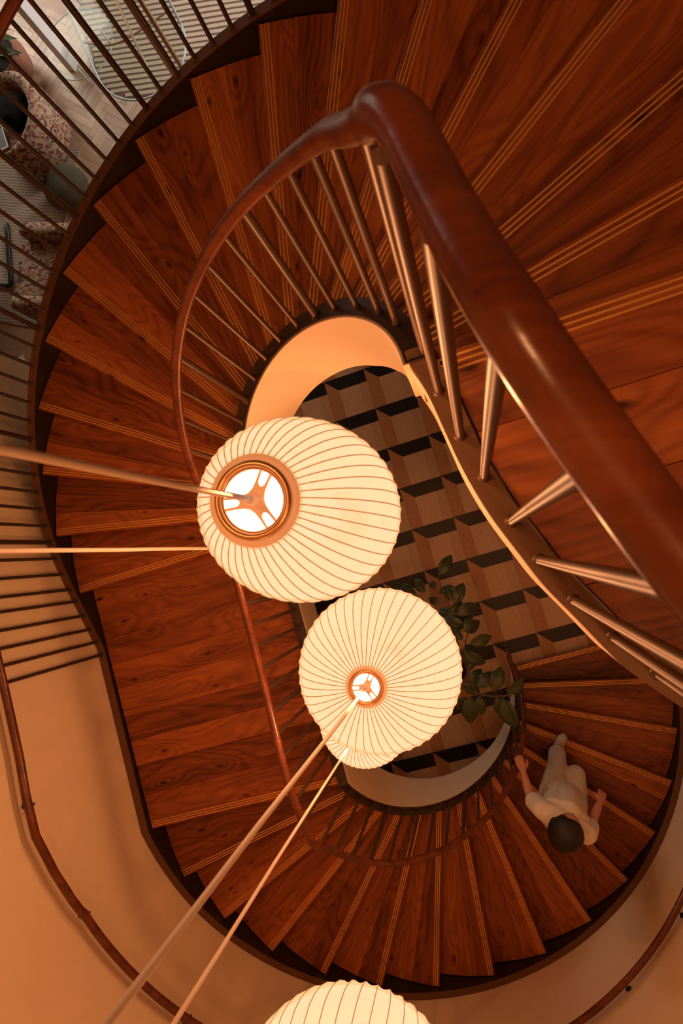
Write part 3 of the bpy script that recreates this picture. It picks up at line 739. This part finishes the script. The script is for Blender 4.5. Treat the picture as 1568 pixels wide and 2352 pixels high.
skull = lambda q: 1 + .10 * max(0, 1 - ((q.x - .95) ** 2 * 30 + q.y ** 2 * 60 + (q.z + .12) ** 2 * 18)) - (.05 if q.x > .6 and abs(q.z - .05) < .14 and .2 < abs(q.y) < .5 else 0)
parts = [ball(headc, .106, (1.0, .80, 1.15), FW, 32, 24, skull)]
for s in (1, -1): parts.append(ball(off(headc, -.005, s * .086, -.015), .024, (.9, .4, 1.2), FW, 10, 8))
parts.append(capsule_set([([neck0, (neck0 + neck1) / 2, neck1], [.062, .052, .052]),
    ([shL, (shL + elbL) / 2, elbL], [.048, .042, .036]), ([elbL, (elbL + handL) / 2, handL], [.036, .033, .024]),
    ([shR, (shR + elbR) / 2, elbR], [.048, .042, .036]), ([elbR, (elbR + handR) / 2, handR], [.036, .033, .024]),
    ([off(shc, 0, .12), shc, off(shc, 0, -.12)], [.06, .075, .06]),
    ([off(shc, 0, 0), (shc + hipc) / 2, hipc], [.095, .095, .10]),
    ([hipL, (hipL + kneeL) / 2, kneeL], [.082, .07, .052]), ([kneeL, (kneeL + ankL) / 2, ankL], [.05, .048, .034]), ([ankL, toeL + Vector((0, 0, .006))], [.030, .016]),
    ([hipR, (hipR + kneeR) / 2, kneeR], [.082, .07, .052]), ([kneeR, (kneeR + ankR) / 2, ankR], [.05, .048, .034]), ([ankR, toeR + Vector((0, 0, .006))], [.030, .016])]))
def hand(wrist, dirv, sidev, curl, down):
    """palm and five bent fingers; dirv points along the fingers, sidev to the thumb"""
    d = Vector(dirv).normalized(); s = Vector(sidev); s = (s - d * s.dot(d)).normalized(); n = Vector(down); n = (n - d * n.dot(d) - s * n.dot(s)).normalized()
    ch = [([wrist, wrist + d * .04 + s * .012, wrist + d * .078 + s * .016], [.021, .020, .013]), ([wrist, wrist + d * .04 - s * .012, wrist + d * .078 - s * .018], [.020, .019, .012])]
    for k, (o_, ln) in enumerate(((.027, .066), (.009, .074), (-.009, .069), (-.026, .054))):
        b = wrist + d * .078 + s * o_; a1 = curl * .5; a2 = curl * 1.3
        p1 = b + (d * math.cos(a1) + n * math.sin(a1)) * ln * .5; p2 = p1 + (d * math.cos(a2) + n * math.sin(a2)) * ln * .5
        ch.append(([b - d * .02, b, p1, p2], [.010, .0095, .0085, .007]))
    b = wrist + d * .025 + s * .024
    ch.append(([b, b + d * .025 + s * .026 + n * .006, b + d * .055 + s * .030 + n * .022], [.011, .010, .008]))
    return capsule_set(ch)
parts.append(hand(handL + Vector((0, 0, .004)), (handL - elbL) + Vector((-.02, .05, .06)), -Vector((LF.x, LF.y, 0)), 1.0, (0, 0, -1)))
parts.append(hand(handR, (handR - elbR) + Vector((.0, .03, -.06)), Vector((LF.x, LF.y, 0)), .6, (-.6, .2, -.3)))
V, F = join(*parts)
body = mo('body', V, F, M['skin'], person, smooth=True); remesh(body, .0065, 3)
hairf = lambda q: (1.0 if q.x < .30 or q.z > .42 else .86)
V, F = ball(headc + Vector((-FW.x * .012, -FW.y * .012, .012)), .124, (1.04, .96, 1.10), FW, 28, 20, hairf)
V2, F2 = capsule_set([([off(headc, -.075, .0, .02), off(headc, -.095, 0, -.07), off(headc, -.09, 0, -.15)], [.075, .072, .045])])
V, F = join((V, F), (V2, F2)); hair = mo('hair', V, F, M['hair'], person, smooth=True); remesh(hair, .008, 4)
slL, slR = shL + (elbL - shL) * .78, shR + (elbR - shR) * .72
V, F = capsule_set([([off(shc, 0, .13, .0), off(shc, 0, 0, .02), off(shc, 0, -.13, .0)], [.078, .092, .078]),
    ([off(shc, 0, .07, -.05), off((shc + hipc) / 2, 0, .055), off(hipc, 0, .06, .02), off(hipc, 0, .06, -.08)], [.115, .118, .122, .125]),
    ([off(shc, 0, -.07, -.05), off((shc + hipc) / 2, 0, -.055), off(hipc, 0, -.06, .02), off(hipc, 0, -.06, -.08)], [.115, .118, .122, .125]),
    ([off(shc, .03, 0, -.03), off((shc + hipc) / 2, .035, 0), off(hipc, .02, 0, .0)], [.115, .12, .12]),
    ([off(shc, -.02, 0, -.03), off((shc + hipc) / 2, -.02, 0), off(hipc, -.02, 0, .0)], [.115, .12, .12]),
    ([off(shL, 0, -.02), shL, slL], [.072, .07, .066]), ([off(shR, 0, .02), shR, slR], [.072, .07, .066])])
shirt = mo('shirt', V, F, M['linen'], person, smooth=True); remesh(shirt, .011, 5)
cufL, cufR = ankL + (kneeL - ankL) * .16, ankR + (kneeR - ankR) * .2
V, F = capsule_set([([off(hipL, 0, -.02, .05), hipL, (hipL + kneeL) / 2, kneeL, (kneeL + cufL) / 2, cufL], [.10, .108, .096, .082, .078, .074]),
    ([off(hipR, 0, .02, .05), hipR, (hipR + kneeR) / 2, kneeR, (kneeR + cufR) / 2, cufR], [.10, .108, .096, .082, .078, .074])])
tr = mo('trousers', V, F, M['trouser'], person, smooth=True); remesh(tr, .011, 5)
for ank, toe in ((ankL, toeL), (ankR, toeR)):
    d = (toe - ank); heel = ank - d * .35 + Vector((0, 0, -.035)); zt = .0
    V, F = capsule_set([([heel, ank + d * .3 + Vector((0, 0, -.025)), ank + d * .75 + Vector((0, 0, -.012)), toe], [.038, .044, .046, .034])])
    so = mo('shoe', V, F, M['shoe'], person, smooth=True); remesh(so, .006, 3)

# ------------------------------------------------------------------ lounge seen past the outer balustrade
def rounded(c, s, ang=0, r=.05, seg=4):
    """box with rounded edges as mesh data"""
    bm = bmesh.new(); bmesh.ops.create_cube(bm, size=1)
    for v in bm.verts: v.co = Vector((v.co.x * s[0], v.co.y * s[1], v.co.z * s[2]))
    bmesh.ops.bevel(bm, geom=bm.edges[:], offset=r, segments=seg, profile=.5, affect='EDGES')
    mt = Matrix.Translation(c) @ Matrix.Rotation(ang, 4, 'Z'); bm.verts.index_update()
    V = [mt @ v.co for v in bm.verts]; F = [tuple(v.index for v in f.verts) for f in bm.faces]; bm.free(); return V, F
# barrel armchair
cx, cy = -5.13, 4.80
arm = empty('armchair', (cx, cy, 0), 'barrel armchair in red and cream leaf-pattern fabric with a black cushion on its seat', 'armchair', 'leaf-pattern armchairs in the lounge')
face = R_(205)
V, F = lathe([(.001, .05), (.34, .05), (.37, .09), (.37, .34), (.35, .41), (.30, .435), (.001, .44)], 40, cx, cy); mo('seat', V, F, M['leafy_fabric'], arm, smooth=True, frame=((cx, cy, 0), (1, 0)))
V = []; F = []; n = 40; prof = [(.34, .06), (.50, .06), (.52, .14), (.515, .45), (.50, .64), (.465, .71), (.41, .72), (.36, .68), (.335, .58), (.33, .3)]
for i in range(n + 1):
    th = face + R_(62) + R_(236) * i / n; e = min(i, n - i) / 7; k = min(1, .55 + .45 * math.sin(min(1, e) * math.pi / 2)); lean = .78 + .22 * math.sin(math.pi * i / n)
    for r, z in prof:
        rm = .425 + (r - .425) * (k if z > .1 else k); V.append((cx + rm * math.cos(th), cy + rm * math.sin(th), z * (lean if z > .1 else 1)))
m = len(prof)
for i in range(n):
    for s in range(m): F.append((i * m + s, i * m + (s + 1) % m, (i + 1) * m + (s + 1) % m, (i + 1) * m + s))
F += [tuple(range(m)), tuple(range(n * m + m - 1, n * m - 1, -1))]
mo('backrest', V, F, M['leafy_fabric'], arm, smooth=True, frame=((cx, cy, 0), (1, 0)))
for a_ in (45, 135, 225, 315):
    V, F = tube([(cx + .33 * math.cos(R_(a_)), cy + .33 * math.sin(R_(a_)), 0.012), (cx + .33 * math.cos(R_(a_)), cy + .33 * math.sin(R_(a_)), .07)], .02, 10); mo('leg', V, F, M['black_metal'], arm)
V, F = ball((-5.03, 4.86, .56), .21, (.95, 1.1, .62), (1, .3), 24, 16, lambda q: 1 + .10 * noise.noise(q * 3.1))
tag(mo('cushion', V, F, M['black_fur'], None, smooth=True), 'crumpled black cushion lying on the seat of the barrel armchair', 'cushion')
bx = (-5.30, 4.62)
V, F = join(box((bx[0], bx[1], .466), (.20, .28, .012), .35)); tray = mo('tray', V, F, M['black_metal'], None)
tag(tray, 'small dark tray with a pale rim on the patterned armchair seat', 'tray')
fr = []
for dx, dy, sx, sy in ((.1, 0, .012, .28), (-.1, 0, .012, .28), (0, .14, .212, .012), (0, -.14, .212, .012)):
    fr.append(box((bx[0] + dx * math.cos(.35) - dy * math.sin(.35), bx[1] + dx * math.sin(.35) + dy * math.cos(.35), .474), (sx, sy, .02), .35))
mo('rim', *join(*fr), M['white'], tray)
# second armchair, mostly behind the stringer
sx, sy = -4.60, 3.07
so = empty('armchair', (sx, sy, 0), 'square armchair in grey and red leaf-pattern fabric half hidden behind the dark stringer', 'armchair', 'leaf-pattern armchairs in the lounge')
V, F = rounded((sx - .04, sy, .27), (.86, .66, .30), R_(-6), .05); mo('seat', V, F, M['leafy_fabric'], so, smooth=True, frame=((sx, sy, 0), (1, 0)))
for s in (1, -1):
    V, F = rounded((sx + .02 + .04 * s, sy + s * .41, .30), (.86, .17, .54), R_(-6), .075, 5); mo('armrest', V, F, M['leafy_fabric'], so, smooth=True, frame=((sx, sy, 0), (1, 0)))
V, F = rounded((sx + .42, sy - .04, .40), (.20, .98, .70), R_(-6), .09, 5); mo('backrest', V, F, M['leafy_fabric'], so, smooth=True, frame=((sx, sy, 0), (1, 0)))
for dx in (-.36, .36):
    for dy in (-.4, .4):
        V, F = tube([(sx + dx, sy + dy, .012), (sx + dx, sy + dy, .06)], .02, 10); mo('leg', V, F, M['black_metal'], so)
# pouf
qx, qy = -4.60, 4.13
V, F = ball((qx, qy, .20), .265, (1, 1, .76), None, 32, 18, lambda q: 1 + .012 * noise.noise(q * 5)); pf = mo('pouf', V, F, M['felt'], None, smooth=True, frame=((qx, qy, 0), (1, 0)))
tag(pf, 'round olive felt pouf beside the barrel armchair', 'pouf')
# black side table with a looped sled base
tb = empty('side_table', (-5.62, 3.3, 0), 'black metal side table on a sled frame by the square armchair', 'table')
V, F = tube(smooth_path([(-5.50, 3.86, .03), (-5.46, 3.45, .03), (-5.425, 3.16, .03), (-5.44, 3.12, .03), (-5.49, 3.115, .03), (-5.75, 3.17, .03), (-5.95, 3.21, .03)], 3), .03, 10, True, .8)
mo('sled_base', V, F, M['black_metal'], tb, smooth=True)
V, F = tube([(-5.93, 3.21, .03), (-5.99, 3.4, .3), (-5.96, 3.5, .54)], .022, 10); mo('leg', V, F, M['black_metal'], tb, smooth=True)
V, F = lathe([(.001, .54), (.24, .54), (.25, .55), (.25, .565), (.001, .57)], 32, -5.98, 3.5); mo('tabletop', V, F, M['black_metal'], tb)
# woven rug in the sitting area
V, F = bevel_prism([(-7.2, 3.05), (-5.07, 2.57), (-4.55, 4.72), (-6.6, 5.1)], .001, .010, .004); rg = mo('rug', V, F, M['woven_rug'], None, frame=((-5.6, 3.8, 0), (1, 0)))
tag(rg, 'grey-brown woven rug under the leaf-pattern armchairs', 'rug')
# striped jute rug under the glass table
rr = [(-4.42, 5.85), (-4.36, 5.55), (-4.18, 5.34), (-3.9, 5.24), (-3.5, 5.23), (-1.7, 5.25), (-1.5, 5.4), (-1.5, 8.0), (-4.6, 8.0), (-4.6, 6.3)]
V, F = prism(rr, .001, .006); jr = mo('rug', V, F, M['rug_base'], None); tag(jr, 'large striped jute rug under the glass coffee table', 'rug')
strips = []; y = 5.25; rp = [Vector(p) for p in rr]
def span(y):
    xs = []
    for a, b in zip(rp, rp[1:] + rp[:1]):
        if (a.y - y) * (b.y - y) < 0: xs.append(a.x + (b.x - a.x) * (y - a.y) / (b.y - a.y))
    return (min(xs), max(xs)) if len(xs) >= 2 else None
while y < 7.9:
    s = span(y + .025)
    if s:
        V1 = []; F1 = []; nn = 9
        for k in range(nn):
            xx = s[0] + .01 + (s[1] - s[0] - .02) * k / (nn - 1)
            for dy, dz in ((.006, .004), (.012, .011), (.054, .011), (.060, .004)): V1.append((xx, y + dy + .003 * math.sin(k * 2.1 + y * 9), dz))
        for k in range(nn - 1):
            for q in range(3): F1.append((k * 4 + q, k * 4 + q + 1, k * 4 + q + 5, k * 4 + q + 4))
        strips.append((V1, F1))
    y += .068
V, F = join(*strips); tag(mo('jute_ribs', V, F, M['jute'], jr), kind='stuff')
# glass coffee table: long rounded top with a pale edge on tan tube legs
zt = .36; sc_ = (H - zt) / H
ad = Vector((-.42, .90)).normalized(); sd = Vector((ad.y, -ad.x)); ec = Vector((-3.82, 5.79)) * sc_
gt = empty('coffee_table', (ec.x, ec.y, 0), 'long glass coffee table with a pale edge and tan tube frame on the striped rug', 'table')
rad = .575 * sc_; ln = 1.5
def stad(r):
    out = [ec + sd * math.cos(q) * r - ad * math.sin(q) * r for q in [math.pi * i / 20 for i in range(21)]]
    return out + [ec + ad * ln - sd * math.cos(q) * r + ad * math.sin(q) * r for q in [math.pi * i / 20 for i in range(21)]]
V, F = prism([tuple(p) for p in stad(rad)], zt - .012, zt); mo('glass_top', V, F, M['glass'], gt)
ring = stad(rad + .004); V, F = tube([(p.x, p.y, zt - .006) for p in ring + ring[:1]], .012, 8, False, 1.0); mo('glass_edge', V, F, M['glass_edge'], gt, smooth=True)
V, F = tube([(*(ec - ad * .52), .30), (*(ec + ad * 1.9), .30)], .014, 8); mo('frame_bar', V, F, M['tan_tube'], gt, smooth=True)
V, F = tube(smooth_path([(*(ec - sd * .55 + ad * .55), .30), (*(ec - sd * .3 + ad * .34), .30), (*(ec + ad * .28), .30), (*(ec + sd * .5 + ad * .3), .30)], 5), .012, 8); mo('frame_bar', V, F, M['tan_tube'], gt, smooth=True)
for q in (-.5, 1.85):
    p = ec + ad * q; V, F = tube([(p.x, p.y, .015), (p.x, p.y, .30)], .016, 10); mo('leg', V, F, M['tan_tube'], gt, smooth=True)
for s in (-.54, .5):
    p = ec + sd * s * .86 + ad * 1.35; V, F = tube([(p.x, p.y, .015), (p.x, p.y, .345)], .014, 10); mo('leg', V, F, M['tan_tube'], gt, smooth=True)
# lower side pane leaning out to the left
zt2 = .24; c2_ = ec - sd * .62 + ad * .62
g2 = empty('side_table', (c2_.x, c2_.y, 0), 'low round glass table tucked against the long glass coffee table', 'table')
V, F = lathe([(.001, zt2 - .01), (.42, zt2 - .01), (.42, zt2), (.001, zt2)], 40, c2_.x, c2_.y); mo('glass_top', V, F, M['glass'], g2)
V, F = tube([(c2_.x + .424 * math.cos(q), c2_.y + .424 * math.sin(q), zt2 - .005) for q in [2 * math.pi * i / 40 for i in range(41)]], .007, 8, False); mo('glass_edge', V, F, M['glass_edge'], g2, smooth=True)
for q in (30, 150, 270):
    p = c2_ + Vector((.3 * math.cos(R_(q)), .3 * math.sin(R_(q)))); V, F = tube([(p.x, p.y, .015), (p.x, p.y, zt2 - .012)], .010, 8); mo('leg', V, F, M['white'], g2, smooth=True)
# two slim brown posts on the rug
for i, (x, y_, lb) in enumerate(((-3.10, 5.02, 'thicker of the two slim brown posts beside the long glass coffee table'), (-2.99, 5.03, 'thinner of the two slim brown posts beside the long glass coffee table'))):
    V, F = join(lathe([(.001, .012), (.05, .012), (.05, .02), (.02, .026)], 20, x, y_), tube([(x, y_, .02), (x, y_, 1.7)],   .034 if i == 0 else .024, 12))
    tag(mo('post', V, F, M['tan_tube'], None, smooth=True), lb, 'post', 'slim brown posts in the lounge')
V, F = bevel_prism([(-5.37, 2.14), (-5.30, 2.02), (-5.12, 2.10), (-5.19, 2.24)], 0, .10, .005)
tag(mo('box', V, F, M['plaster']), 'small pale box on the lounge floor beside the end of the plaster wall', 'box')
# white square pillar
V, F = bevel_prism([(-4.74, 5.69), (-4.64, 5.66), (-4.61, 5.76), (-4.71, 5.79)], 0, 3.2, .006)
tag(mo('pillar', V, F, M['white']), 'slim white square pillar standing in the lounge', kind='structure')
# round planter with a dark leafy plant behind the armchair
tx, ty = -5.42, 5.66
pl = empty('potted_plant', (tx, ty, 0), 'dark leafy plant in a round clay planter behind the barrel armchair', 'plant')
V, F = lathe([(.001, 0), (.20, 0), (.30, .12), (.33, .28), (.30, .42), (.26, .44), (.25, .40), (.001, .40)], 36, tx, ty); mo('planter', V, F, M['terracotta'], pl, smooth=True)
V, F = lathe([(.001, .415), (.25, .405), (.25, .39)], 20, tx, ty); mo('soil', V, F, M['soil'], pl)
for i in range(44):
    q = i * 2.4; ll = random.uniform(.26, .44); el = random.uniform(.05, 1.0); b = Vector((tx + .05 * math.cos(q), ty + .05 * math.sin(q), .42 + .012 * i)); d = Vector((math.cos(q) * math.cos(el), math.sin(q) * math.cos(el), math.sin(el)))
    s = d.cross(Vector((0, 0, 1))).normalized(); V = []; F = []
    for k in range(7):
        t = k / 6; wd = .042 * math.sin(math.pi * (t * .92 + .06)); c = b + d * ll * t - Vector((0, 0, .16 * t * t))
        V += [c + s * wd, c - Vector((0, 0, .006)), c - s * wd]
    for k in range(6):
        for j in (0, 1): F.append((k * 3 + j, k * 3 + j + 1, k * 3 + j + 4, k * 3 + j + 3))
    n_ = len(V); V += [v - Vector((0, 0, .0015)) for v in V]; F += [tuple(j + n_ for j in reversed(f)) for f in F]
    mo('leaf', V, F, M['leaf'], pl, smooth=True)
